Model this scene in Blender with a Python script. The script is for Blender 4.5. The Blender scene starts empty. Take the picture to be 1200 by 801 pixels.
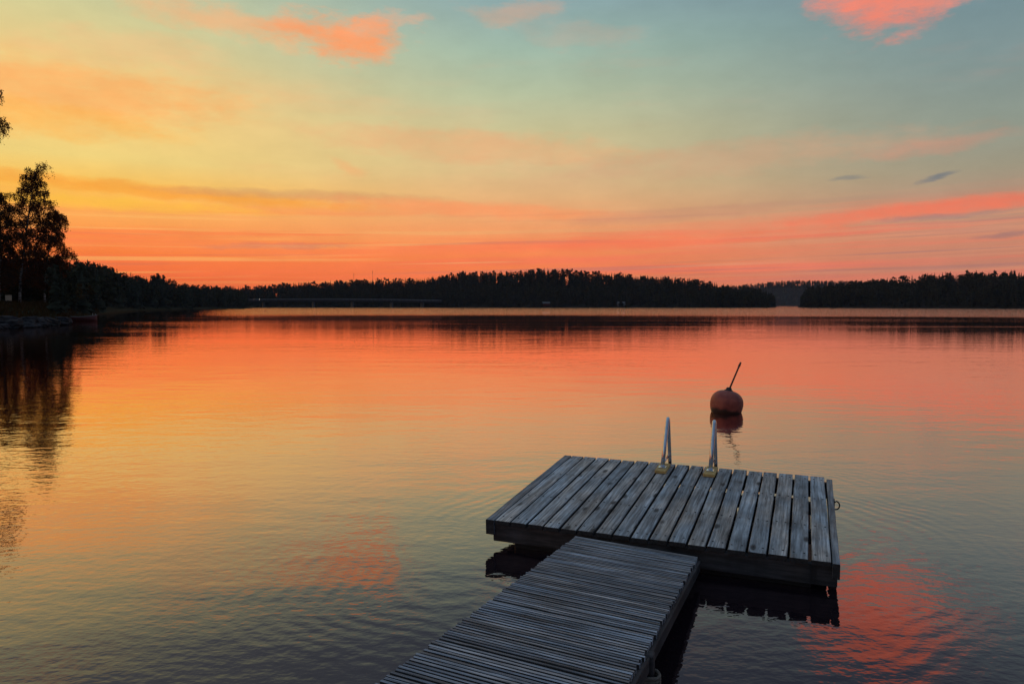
import bpy, bmesh, math, random
import numpy as np
from mathutils import Vector, Matrix, Euler
R = math.radians
random.seed(7)
SC = bpy.context.scene
COL = SC.collection

# ------------------------------------------------------------------ camera
ZC, F, HY = 1.90, 850.0, 357.5                 # eye height, focal length in photo pixels, horizon row
PITCH = math.atan((400.5 - HY) / F)
cam = bpy.data.cameras.new('camera')
cam.sensor_width = 36.0
cam.lens = 36.0 * F / 1200.0
cam.clip_start, cam.clip_end = 0.05, 20000
camo = bpy.data.objects.new('camera', cam)
COL.objects.link(camo)
camo.location = (0, 0, ZC)
camo.rotation_euler = (R(90) - PITCH, 0, 0)
SC.camera = camo

def pxdir(x, y):
    a, b = (x - 600) / F, (400.5 - y) / F
    return Vector((a, math.cos(PITCH) + b * math.sin(PITCH), -math.sin(PITCH) + b * math.cos(PITCH)))
def onz(x, y, z=0.0):
    d = pxdir(x, y)
    t = (z - ZC) / d.z
    return Vector((d.x * t, d.y * t, z))
def azel(x, y):
    d = pxdir(x, y)
    return math.degrees(math.atan2(d.x, d.y)), math.degrees(math.atan2(d.z, math.hypot(d.x, d.y)))
def polar(az, r, z=0.0):
    return Vector((math.sin(R(az)) * r, math.cos(R(az)) * r, z))

SC.view_settings.view_transform = 'Standard'
SC.view_settings.look = 'None'
SC.view_settings.exposure = 0.0
SC.view_settings.gamma = 1.0
SC.view_settings.use_curve_mapping = False
SC.render.engine = 'CYCLES'
SC.cycles.use_denoising = True
SC.cycles.max_bounces = 6
SC.cycles.glossy_bounces = 3
SC.cycles.volume_bounces = 0
SC.cycles.sample_clamp_indirect = 4

def lin(c):
    return tuple(((v / 255) / 12.92 if v / 255 <= .04045 else ((v / 255 + .055) / 1.055) ** 2.4) for v in c)

# ------------------------------------------------------------------ node helper
class NT:
    def __init__(s, tree):
        s.t = tree
    def n(s, typ, ins=None, **kw):
        nd = s.t.nodes.new(typ)
        for k, v in kw.items():
            setattr(nd, k, v)
        for k, v in (ins or {}).items():
            s.set(nd.inputs[k], v)
        return nd
    def set(s, sock, v):
        if hasattr(v, 'is_output'):
            s.t.links.new(v, sock)
        else:
            if sock.type == 'RGBA' and len(v) == 3:
                v = (*v, 1)
            sock.default_value = v
    def m(s, op, a, b=None, c=None, clamp=False):
        nd = s.t.nodes.new('ShaderNodeMath')
        nd.operation = op
        nd.use_clamp = clamp
        for i, v in enumerate((a, b, c)):
            if v is not None:
                s.set(nd.inputs[i], v)
        return nd.outputs[0]
    def vec(s, x, y, z=0.0):
        return s.n('ShaderNodeCombineXYZ', {0: x, 1: y, 2: z}).outputs[0]
    def noise(s, v, scale, detail=3, rough=.5, dim='3D', dist=0.0):
        nd = s.n('ShaderNodeTexNoise', {'Scale': scale, 'Detail': detail, 'Roughness': rough, 'Distortion': dist}, noise_dimensions=dim)
        if v is not None:
            s.set(nd.inputs['Vector'], v)
        return nd.outputs['Fac']
    def ss(s, v, a, b, lo=0.0, hi=1.0):
        nd = s.n('ShaderNodeMapRange', {'Value': v, 'From Min': a, 'From Max': b, 'To Min': lo, 'To Max': hi}, interpolation_type='SMOOTHSTEP')
        return nd.outputs[0]
    def mr(s, v, a, b, lo=0.0, hi=1.0):
        return s.n('ShaderNodeMapRange', {'Value': v, 'From Min': a, 'From Max': b, 'To Min': lo, 'To Max': hi}).outputs[0]
    def mix(s, f, a, b, blend='MIX'):
        nd = s.n('ShaderNodeMix', data_type='RGBA', blend_type=blend)
        s.set(nd.inputs[0], f); s.set(nd.inputs[6], a); s.set(nd.inputs[7], b)
        return nd.outputs[2]
    def ramp(s, f, stops, interp='LINEAR'):
        nd = s.n('ShaderNodeValToRGB', {'Fac': f})
        cr = nd.color_ramp
        cr.interpolation = interp
        while len(cr.elements) < len(stops):
            cr.elements.new(1.0)
        for e, (p, c) in zip(cr.elements, stops):
            e.position = p
            e.color = (*c, 1)
        return nd.outputs[0]

# ------------------------------------------------------------------ sky (after sunset, glow to the left of the view)
GLOW = -44.0
W = bpy.data.worlds.new('World')
SC.world = W
W.use_nodes = True
W.node_tree.nodes.clear()
def build_sky():
    k = NT(W.node_tree)
    d = k.n('ShaderNodeTexCoord').outputs['Generated']
    sp = k.n('ShaderNodeSeparateXYZ', {0: d})
    x, y, z = sp.outputs
    el = k.m('MULTIPLY', k.m('ARCSINE', k.m('MINIMUM', k.m('MAXIMUM', z, 0.0), 1.0)), 57.29578)
    az = k.m('MULTIPLY', k.m('ARCTAN2', x, y), 57.29578)
    hl = k.m('MAXIMUM', k.m('SQRT', k.m('ADD', k.m('MULTIPLY', x, x), k.m('MULTIPLY', y, y))), 1e-4)
    dt = k.m('DIVIDE', k.m('ADD', k.m('MULTIPLY', x, math.sin(R(GLOW))), k.m('MULTIPLY', y, math.cos(R(GLOW)))), hl)
    da = k.m('MULTIPLY', k.m('ARCCOSINE', k.m('MAXIMUM', k.m('MINIMUM', dt, 1.0), -1.0)), 57.29578)
    fe = k.m('SQRT', k.m('DIVIDE', el, 90.0))
    P = lambda e: math.sqrt(e / 90)
    zen = (118, 142, 166)
    L = [(0, (230, 98, 54)), (2.2, (242, 108, 54)), (4, (255, 134, 62)), (6.2, (255, 172, 88)), (8, (255, 194, 82)), (10, (242, 212, 126)), (13, (250, 208, 128)), (16, (236, 206, 136)), (19, (214, 206, 150)), (22.5, (186, 198, 164)), (26, (136, 150, 158)), (38, (116, 136, 158)), (90, zen)]
    C = [(0, (238, 116, 72)), (2.2, (246, 124, 72)), (4, (250, 138, 80)), (6, (244, 160, 104)), (8, (234, 178, 122)), (10.5, (220, 193, 140)), (13, (208, 197, 148)), (16, (184, 194, 160)), (19, (162, 186, 168)), (22.5, (142, 170, 172)), (26, (112, 132, 152)), (38, (110, 130, 156)), (90, zen)]
    D = [(0, (190, 124, 106)), (2.5, (196, 128, 106)), (4.5, (204, 138, 110)), (6.5, (184, 146, 122)), (9, (160, 152, 130)), (12, (142, 152, 140)), (16, (128, 148, 148)), (20, (116, 142, 150)), (23, (108, 130, 146)), (27, (92, 108, 134)), (40, (104, 124, 150)), (90, zen)]
    B = [(0, (64, 62, 76)), (6, (68, 70, 88)), (14, (66, 78, 102)), (32, (84, 104, 132)), (90, zen)]
    rr = lambda S: k.ramp(fe, [(P(e), lin(c)) for e, c in S], 'EASE' if False else 'LINEAR')
    col = k.mix(k.ss(da, 10, 46), rr(L), rr(C))
    col = k.mix(k.ss(da, 40, 80), col, rr(D))
    col = k.mix(k.ss(da, 82, 150), col, rr(B))
    # fields that break up the cloud edges
    nv = k.vec(k.m('MULTIPLY', az, .16), k.m('MULTIPLY', el, .42), 3.1)
    n1 = k.noise(nv, 1.0, 5, .58)
    nf = k.noise(k.vec(k.m('MULTIPLY', az, .55), k.m('MULTIPLY', el, 1.5), 8.2), 1.0, 7, .66)
    wx = k.m('MULTIPLY', k.m('SUBTRACT', n1, .5), 9.0)
    wy = k.m('MULTIPLY', k.m('SUBTRACT', k.noise(nv, 1.7, 4, .6), .5), 3.2)
    # thin stratus streaks lying along the horizon
    tilt = k.m('ADD', el, k.m('MULTIPLY', az, -.022))
    sv = k.vec(k.m('MULTIPLY', az, .028), k.m('ADD', k.m('MULTIPLY', tilt, .95), k.m('MULTIPLY', wy, .10)), 1.7)
    st = k.noise(sv, 1.0, 5, .55)
    band = k.m('MULTIPLY', k.ss(el, .8, 3.0), k.ss(el, 8.6, 5.0))
    frontish = k.ss(da, 118, 78)
    s1 = k.m('MULTIPLY', k.m('MULTIPLY', k.ss(st, .44, .66), band), frontish)
    scol = k.mix(k.ss(da, 20, 75), lin((255, 124, 74)), lin((236, 122, 98)))
    col = k.mix(k.m('MULTIPLY', s1, .80), col, scol)
    sv2 = k.vec(k.m('MULTIPLY', az, .035), k.m('MULTIPLY', tilt, 2.5), 6.4)
    st2 = k.noise(sv2, 1.0, 4, .5)
    col = k.mix(k.m('MULTIPLY', k.m('MULTIPLY', k.ss(st2, .54, .66), band), k.m('MULTIPLY', frontish, .50)), col, k.mix(k.ss(da, 15, 70), lin((255, 190, 105)), lin((222, 150, 116))))
    st3 = k.noise(k.vec(k.m('MULTIPLY', az, .03), k.m('MULTIPLY', tilt, 1.9), 13.4), 1.0, 4, .55)
    col = k.mix(k.m('MULTIPLY', k.m('MULTIPLY', k.ss(st3, .55, .68), band), k.m('MULTIPLY', frontish, .38)), col, k.mix(k.ss(da, 15, 70), lin((200, 116, 92)), lin((150, 116, 118))))
    # faint high veils
    vv = k.noise(k.vec(k.m('MULTIPLY', az, .035), k.m('MULTIPLY', el, .16), 20.3), 1.0, 5, .6)
    vm = k.m('MULTIPLY', k.m('MULTIPLY', k.ss(vv, .50, .72), k.ss(el, 7, 11)), k.m('MULTIPLY', k.ss(el, 60, 25), .38))
    col = k.mix(k.m('MULTIPLY', vm, k.ss(da, 150, 70)), col, k.mix(k.ss(da, 12, 70), lin((255, 182, 112)), lin((206, 152, 136))))
    # single clouds: photo column, row, half width, half height (photo pixels), tilt, colour, strength, softness
    clouds = [
        (1042, -26, 82, 56, 4, (252, 134, 108), .92, .8, 1.0),
        (1120, -12, 60, 20, 3, (236, 144, 124), .60, .95, 1.0),
        (276, 28, 120, 20, -3, (252, 178, 122), .62, .98, 1.0),
        (404, 44, 76, 24, -8, (255, 160, 104), .98, .92, 1.0),
        (440, 28, 60, 10, 12, (252, 168, 122), .45, .98, 1.0),
        (606, 14, 50, 14, 0, (224, 166, 134), .45, .98, 1.0),
        (690, 42, 80, 14, -4, (190, 170, 152), .40, .98, 1.0),
        (150, 60, 110, 22, 2, (246, 190, 134), .42, .98, 1.0),
        (80, 108, 210, 32, 2, (255, 174, 98), .74, .98, .6),
        (40, 136, 160, 22, 0, (255, 180, 82), .62, .98, .6),
        (560, 172, 210, 18, -3, (240, 170, 120), .50, .98, .6),
        (860, 184, 230, 20, 2, (214, 158, 124), .42, .98, .6),
        (1090, 172, 80, 12, 2, (214, 142, 118), .42, .98, .6),
        (190, 224, 260, 9, -2, (250, 160, 60), .75, .95, .25),
        (360, 229, 170, 6, 0, (206, 156, 108), .55, .95, .25),
        (120, 238, 200, 9, 0, (255, 196, 70), .70, .95, .25),
        (560, 246, 190, 10, -3, (255, 150, 96), .62, .98, .25),
        (790, 252, 140, 8, 3, (198, 142, 116), .42, .98, .25),
        (1120, 242, 220, 10, 3, (246, 118, 90), .80, .95, .25),
        (900, 264, 240, 12, 3, (246, 132, 96), .35, .98, .25),
        (1100, 254, 80, 4, 2, (142, 126, 126), .55, .95, .25),
        (1096, 207, 26, 5, 12, (106, 116, 126), .75, .9, .25),
        (990, 208, 22, 3, 0, (124, 128, 128), .60, .9, .25),
        (1192, 273, 44, 4, 3, (142, 114, 116), .55, .9, .25),
        (400, 198, 28, 9, -20, (248, 172, 112), .45, .95, .6),
        (660, 288, 330, 9, 2, (255, 120, 82), .45, .98, .25),
        (250, 290, 300, 8, 0, (255, 138, 84), .45, .98, .25),
        (330, 288, 90, 4, 2, (196, 126, 106), .45, .95, .25),
    ]
    warps = {}
    for wq in (1.0, .6, .25):
        warps[wq] = k.vec(k.m('MULTIPLY_ADD', wx, wq, az), k.m('MULTIPLY_ADD', wy, wq, el), 0.0)
    jit = k.m('MULTIPLY', k.m('SUBTRACT', nf, .5), 1.7)
    for (cx, cy, hw, hh, tl, c, stg, soft, warp) in clouds:
        a0, e0 = azel(cx, cy)
        px = 57.29578 / F * math.cos(R(a0))
        mp = k.n('ShaderNodeMapping', {'Vector': warps[warp], 'Location': (a0, e0, 0), 'Rotation': (0, 0, R(tl)), 'Scale': (hw * px, hh * px, 1)}, vector_type='TEXTURE').outputs[0]
        dd = k.n('ShaderNodeVectorMath', {0: mp, 1: mp}, operation='DOT_PRODUCT').outputs['Value']
        mk = k.ss(k.m('ADD', dd, jit), 1.0 + .5 * soft, 1.0 - 1.35 * soft, 0.0, stg)
        col = k.mix(mk, col, lin(c))
    # faint mottling so that no area is perfectly even
    mt = k.noise(k.vec(k.m('MULTIPLY', az, .22), k.m('MULTIPLY', el, .5), 31.0), 1.0, 5, .6)
    g = k.mr(mt, .3, .7, .955, 1.045)
    col = k.mix(1.0, col, k.n('ShaderNodeCombineColor', {0: g, 1: g, 2: g}).outputs[0], 'MULTIPLY')
    bg = k.n('ShaderNodeBackground', {'Color': col, 'Strength': 1.0})
    out = k.n('ShaderNodeOutputWorld')
    k.t.links.new(bg.outputs[0], out.inputs[0])
build_sky()
W.cycles.sampling_method = 'MANUAL'
W.cycles.sample_map_resolution = 512

# ------------------------------------------------------------------ object helpers
def link(o, parent=None):
    COL.objects.link(o)
    if parent is not None:
        o.parent = parent
    return o
def tag(o, label=None, cat=None, group=None, kind=None):
    for kk, v in (('label', label), ('category', cat), ('group', group), ('kind', kind)):
        if v:
            o[kk] = v
    return o
def empty(name, loc=(0, 0, 0), rz=0.0):
    o = bpy.data.objects.new(name, None)
    o.empty_display_size = .2
    o.location = loc
    o.rotation_euler = (0, 0, rz)
    return link(o)
def mesh_np(name, v, f):
    """v (n,3), f (m,3|4) arrays"""
    v = np.asarray(v, dtype=np.float32); f = np.asarray(f, dtype=np.int32)
    me = bpy.data.meshes.new(name)
    m, s = f.shape
    me.vertices.add(len(v)); me.vertices.foreach_set('co', v.ravel())
    me.loops.add(m * s); me.loops.foreach_set('vertex_index', f.ravel())
    me.polygons.add(m)
    me.polygons.foreach_set('loop_start', np.arange(0, m * s, s, dtype=np.int32))
    me.update(calc_edges=True)
    return me
def obj(name, me, mat, parent=None, smooth=False):
    if not me.materials:
        me.materials.append(mat)
    if smooth:
        me.polygons.foreach_set('use_smooth', [True] * len(me.polygons))
    return link(bpy.data.objects.new(name, me), parent)
class MB:
    def __init__(s):
        s.v, s.f = [], []
    def add(s, v, f):
        n = len(s.v)
        s.v += [tuple(p) for p in v]
        s.f += [tuple(i + n for i in q) for q in f]
        return s
    def box(s, c, size, rot=None, bev=0.0):
        hx, hy, hz = [a / 2 for a in size]
        c = Vector(c)
        M = rot.to_matrix() if isinstance(rot, Euler) else (rot or Matrix.Identity(3))
        if bev <= 0:
            P = [(-hx, -hy, -hz), (hx, -hy, -hz), (hx, hy, -hz), (-hx, hy, -hz), (-hx, -hy, hz), (hx, -hy, hz), (hx, hy, hz), (-hx, hy, hz)]
            return s.add([c + M @ Vector(p) for p in P], [(3, 2, 1, 0), (4, 5, 6, 7), (0, 1, 5, 4), (1, 2, 6, 5), (2, 3, 7, 6), (3, 0, 4, 7)])
        bm = bmesh.new()
        bmesh.ops.create_cube(bm, size=1.0)
        for q in bm.verts:
            q.co = Vector((q.co.x * hx * 2, q.co.y * hy * 2, q.co.z * hz * 2))
        bmesh.ops.bevel(bm, geom=bm.edges[:], offset=bev, segments=1, affect='EDGES')
        bm.verts.index_update()
        s.add([c + M @ q.co for q in bm.verts], [[q.index for q in fc.verts] for fc in bm.faces])
        bm.free()
        return s
    def tube(s, pts, rad, n=8, cap=True):
        pts = [Vector(p) for p in pts]
        if not hasattr(rad, '__len__'):
            rad = [rad] * len(pts)
        base = len(s.v)
        up = Vector((0, 0, 1))
        prev = None
        for i, p in enumerate(pts):
            t = (pts[min(i + 1, len(pts) - 1)] - pts[max(i - 1, 0)]).normalized()
            if prev is None:
                a = t.cross(up if abs(t.z) < .9 else Vector((1, 0, 0))).normalized()
            else:
                a = (prev - t * prev.dot(t)).normalized()
            prev = a
            b = t.cross(a)
            for j in range(n):
                g = 2 * math.pi * j / n
                s.v.append(tuple(p + (a * math.cos(g) + b * math.sin(g)) * rad[i]))
        for i in range(len(pts) - 1):
            for j in range(n):
                q = base + i * n
                s.f.append((q + j, q + (j + 1) % n, q + n + (j + 1) % n, q + n + j))
        if cap:
            s.f.append(tuple(base + j for j in range(n))[::-1])
            e = base + (len(pts) - 1) * n
            s.f.append(tuple(e + j for j in range(n)))
        return s
    def lathe(s, prof, n=24, M=None):
        base = len(s.v)
        M = M or Matrix.Identity(4)
        for (r, z) in prof:
            for j in range(n):
                g = 2 * math.pi * j / n
                s.v.append(tuple(M @ Vector((r * math.cos(g), r * math.sin(g), z))))
        for i in range(len(prof) - 1):
            for j in range(n):
                q = base + i * n
                s.f.append((q + j, q + (j + 1) % n, q + n + (j + 1) % n, q + n + j))
        s.f.append(tuple(base + j for j in range(n))[::-1])
        e = base + (len(prof) - 1) * n
        s.f.append(tuple(e + j for j in range(n)))
        return s
    def mesh(s, name):
        me = bpy.data.meshes.new(name)
        me.from_pydata(s.v, [], s.f)
        me.update()
        return me
    def build(s, name, mat, parent=None, smooth=False):
        return obj(name, s.mesh(name), mat, parent, smooth)

# ------------------------------------------------------------------ materials
def material(name):
    m = bpy.data.materials.new(name)
    m.use_nodes = True
    m.node_tree.nodes.clear()
    k = NT(m.node_tree)
    out = k.n('ShaderNodeOutputMaterial')
    return m, k, out
def simple(name, base, rough=.8, vary=.25, scale=6.0, bump=.0, metallic=0.0, spec=.5, rnd=0.0):
    m, k, out = material(name)
    co = k.n('ShaderNodeTexCoord').outputs['Object']
    n = k.noise(co, scale, 5, .6)
    f = k.mr(n, .3, .7, 1 - vary, 1 + vary)
    if rnd:
        rd = k.n('ShaderNodeObjectInfo').outputs['Random']
        f = k.m('MULTIPLY', f, k.mr(rd, 0, 1, 1 - rnd, 1 + rnd))
    c = k.mix(1.0, (*base, 1), k.n('ShaderNodeCombineColor', {0: f, 1: f, 2: f}).outputs[0], 'MULTIPLY')
    b = k.n('ShaderNodeBsdfPrincipled', {'Base Color': c, 'Roughness': rough, 'Metallic': metallic, 'Specular IOR Level': spec})
    if bump:
        bp = k.n('ShaderNodeBump', {'Height': n, 'Strength': 1.0, 'Distance': bump})
        k.t.links.new(bp.outputs[0], b.inputs['Normal'])
    k.t.links.new(b.outputs[0], out.inputs[0])
    return m
def weathered(name, base, dark, axis, rnd=.18, grain=60.0, knots=True, rough=.75):
    """grey weathered softwood, grain along local `axis` (0 = x, 1 = y)"""
    m, k, out = material(name)
    co = k.n('ShaderNodeTexCoord').outputs['Object']
    rd = k.n('ShaderNodeObjectInfo').outputs['Random']
    sp = k.n('ShaderNodeSeparateXYZ', {0: co})
    L, T = (sp.outputs[0], sp.outputs[1]) if axis == 0 else (sp.outputs[1], sp.outputs[0])
    off = k.m('MULTIPLY', rd, 173.0)
    Z = sp.outputs[2]
    wob = k.noise(k.vec(k.m('MULTIPLY', L, 1.6), k.m('MULTIPLY', T, 5.0), off), 1.0, 3, .5)
    Tw = k.m('ADD', T, k.m('MULTIPLY', k.m('SUBTRACT', wob, .5), .05))
    gv = k.vec(k.m('MULTIPLY', L, 2.2), k.m('MULTIPLY', Tw, grain), k.m('ADD', k.m('MULTIPLY', Z, 30), off))
    g = k.noise(gv, 1.0, 5, .65)
    big = k.noise(k.vec(k.m('MULTIPLY', L, 2.6), k.m('MULTIPLY', T, 7.0), k.m('ADD', off, 9.0)), 1.0, 4, .6)
    crack = k.noise(k.vec(k.m('MULTIPLY', L, 3.2), k.m('MULTIPLY', Tw, grain * 1.6), k.m('ADD', off, 40.0)), 1.0, 3, .6)
    c = k.mix(k.ss(g, .36, .66), (*dark, 1), (*base, 1))
    tintc = k.mix(k.ss(k.noise(k.vec(k.m('MULTIPLY', L, 1.1), k.m('MULTIPLY', T, 3.0), k.m('ADD', off, 77.0)), 1.0, 4, .6), .38, .64), (.88, .96, 1.04, 1), (1.14, 1.0, .89, 1))
    c = k.mix(1.0, c, tintc, 'MULTIPLY')
    f = k.m('MULTIPLY', k.mr(rd, 0, 1, 1 - rnd, 1 + rnd), k.mr(big, .3, .7, .46, 1.36))
    c = k.mix(1.0, c, k.n('ShaderNodeCombineColor', {0: f, 1: f, 2: f}).outputs[0], 'MULTIPLY')
    ck = k.ss(crack, .36, .29)
    c = k.mix(k.m('MULTIPLY', ck, .85), c, (.012, .011, .011, 1))
    if knots:
        vo = k.n('ShaderNodeTexVoronoi', {'Vector': k.vec(k.m('MULTIPLY', L, 3.0), k.m('MULTIPLY', T, 8.0), off), 'Scale': 1.0, 'Randomness': 1.0})
        kd = k.m('ADD', vo.outputs['Distance'], k.m('MULTIPLY', k.m('SUBTRACT', g, .5), .12))
        c = k.mix(k.m('MULTIPLY', k.ss(kd, .24, .09), .85), c, (.016, .014, .013, 1))
    h = k.m('SUBTRACT', k.m('MULTIPLY', g, .6), ck)
    bp = k.n('ShaderNodeBump', {'Height': h, 'Strength': .8, 'Distance': .0022})
    b = k.n('ShaderNodeBsdfPrincipled', {'Base Color': c, 'Roughness': k.mr(g, .3, .7, rough - .12, rough + .1), 'Specular IOR Level': .35, 'Normal': bp.outputs[0]})
    k.t.links.new(b.outputs[0], out.inputs[0])
    return m
M_PLANK = weathered('weathered_plank', (.60, .60, .585), (.24, .235, .23), 1)
M_SLAT = weathered('weathered_slat', (.50, .52, .555), (.17, .172, .18), 0, rnd=.38, grain=90, knots=False)
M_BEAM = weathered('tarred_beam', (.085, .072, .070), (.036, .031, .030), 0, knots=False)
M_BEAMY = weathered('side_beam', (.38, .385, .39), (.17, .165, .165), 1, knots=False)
M_ENDSHADE = simple('end_grain_and_shade', (.040, .036, .035), .95, .4, 40, .002)  # dark end grain and side faces; shade of front and gaps put into colour
M_FLOAT = simple('float_plastic', (.012, .011, .011), .6, .3)
M_YWOOD = simple('pale_yellow_wood', (.62, .40, .13), .6, .22, 14, .002)
M_STEEL = simple('stainless_tube', (.70, .71, .73), .2, .12, 20, 0, 1.0)
M_IRON = simple('dark_iron', (.06, .058, .056), .5, .3, 30, 0, .7)
M_ROPE = simple('mooring_rope', (.16, .13, .10), .9, .35, 80, .002)
def buoymat():
    m, k, out = material('buoy_plastic')
    co = k.n('ShaderNodeTexCoord').outputs['Object']
    z = k.n('ShaderNodeSeparateXYZ', {0: co}).outputs[2]
    n = k.noise(co, 7.0, 6, .65)
    c = k.mix(k.ss(n, .35, .68), (.30, .048, .030, 1), (.46, .10, .055, 1))
    sc = k.noise(k.n('ShaderNodeMapping', {'Vector': co, 'Scale': (6, 6, 30)}).outputs[0], 1.0, 4, .6)
    c = k.mix(k.m('MULTIPLY', k.ss(sc, .62, .72), .5), c, (.50, .30, .22, 1))
    c = k.mix(k.m('MULTIPLY', k.ss(k.m('ADD', z, k.m('MULTIPLY', k.m('SUBTRACT', n, .5), .10)), .075, .02), .85), c, (.030, .026, .016, 1))
    b = k.n('ShaderNodeBsdfPrincipled', {'Base Color': c, 'Roughness': k.mr(n, .3, .7, .38, .62)})
    k.t.links.new(b.outputs[0], out.inputs[0])
    return m
M_BUOY = buoymat()
M_NECK = simple('buoy_neck', (.028, .022, .022), .6, .3)
M_STICK = simple('buoy_rod', (.13, .06, .042), .7, .3, 20)
M_BARK = simple('dark_bark', (.040, .030, .024), .95, .4, 5, .02, spec=.05)
M_GRASSY = simple('shore_ground', (.030, .028, .015), .95, .4, .6, .05, spec=.02)
M_SOIL = simple('forest_floor', (.026, .023, .017), .95, .3, .1, spec=.02)
M_STONE = simple('shore_stone', (.036, .033, .034), .9, .4, 3, .03, spec=.15, rnd=.35)
M_CONC = simple('concrete', (.07, .07, .075), .85, .15, .3)
M_RAIL = simple('bridge_rail', (.26, .27, .29), .6, .1)
M_REDBOAT = simple('boat_red', (.13, .022, .016), .55, .25, 4)
M_CREAM = simple('cream_paint', (.62, .46, .30), .7, .15, 4)
M_GREYW = simple('grey_post', (.28, .26, .24), .85, .3, 8)
M_WHITEW = simple('white_paint', (.62, .60, .57), .7, .15, 6)
M_REDW = simple('red_cabin', (.16, .04, .03), .85, .2, 1)
M_ROOF = simple('grey_roof', (.15, .15, .16), .7, .15, 1)
M_DARKGL = simple('dark_glass', (.02, .022, .025), .1, .05)
M_CAR = simple('car_paint', (.10, .10, .11), .3, .05)
def lampmat():
    m, k, out = material('lit_headlight')
    e = k.n('ShaderNodeEmission', {'Color': (1, .86, .62, 1), 'Strength': 14.0})
    k.t.links.new(e.outputs[0], out.inputs[0])
    return m
M_LAMP = lampmat()
def birchbark():
    m, k, out = material('birch_bark')
    co = k.n('ShaderNodeTexCoord').outputs['Object']
    sp = k.n('ShaderNodeSeparateXYZ', {0: co})
    n = k.noise(k.vec(k.m('MULTIPLY', sp.outputs[0], 2), k.m('MULTIPLY', sp.outputs[1], 2), k.m('MULTIPLY', sp.outputs[2], 5)), 1.0, 5, .6)
    c = k.mix(k.ss(n, .44, .56), (.05, .042, .038, 1), (.34, .31, .28, 1))
    b = k.n('ShaderNodeBsdfPrincipled', {'Base Color': c, 'Roughness': .85})
    k.t.links.new(b.outputs[0], out.inputs[0])
    return m
M_BIRCH = birchbark()
def leafmat(name, base, trans=.35, rnd=.25):
    m, k, out = material(name)
    g = k.n('ShaderNodeNewGeometry')
    n = k.noise(g.outputs['Position'], .6, 3, .6)
    f = k.mr(n, .3, .7, .6, 1.4)
    rd = k.n('ShaderNodeObjectInfo').outputs['Random']
    f = k.m('MULTIPLY', f, k.mr(rd, 0, 1, 1 - rnd, 1 + rnd))
    cc = k.n('ShaderNodeCombineColor', {0: f, 1: f, 2: f}).outputs[0]
    c = k.mix(1.0, (*base, 1), cc, 'MULTIPLY')
    d = k.n('ShaderNodeBsdfDiffuse', {'Color': c, 'Roughness': .6})
    if trans:
        t = k.n('ShaderNodeBsdfTranslucent', {'Color': k.mix(1.0, c, (2.9, .80, .22, 1), 'MULTIPLY')})
        mx = k.n('ShaderNodeMixShader', {0: trans, 1: d.outputs[0], 2: t.outputs[0]})
        k.t.links.new(mx.outputs[0], out.inputs[0])
    else:
        k.t.links.new(d.outputs[0], out.inputs[0])
    return m
M_LEAF = leafmat('birch_leaf', (.070, .046, .020), .42)
M_BUSH = leafmat('bush_leaf', (.045, .050, .022), .2)
M_NEEDLE = leafmat('spruce_needles', (.040, .044, .030), 0, .3)
M_NEEDLEB = leafmat('pine_needles', (.046, .046, .030), 0, .3)
M_BROAD = leafmat('far_broadleaf', (.052, .052, .028), 0, .3)
M_GRASS = leafmat('bank_grass', (.040, .037, .016), .2)

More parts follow.
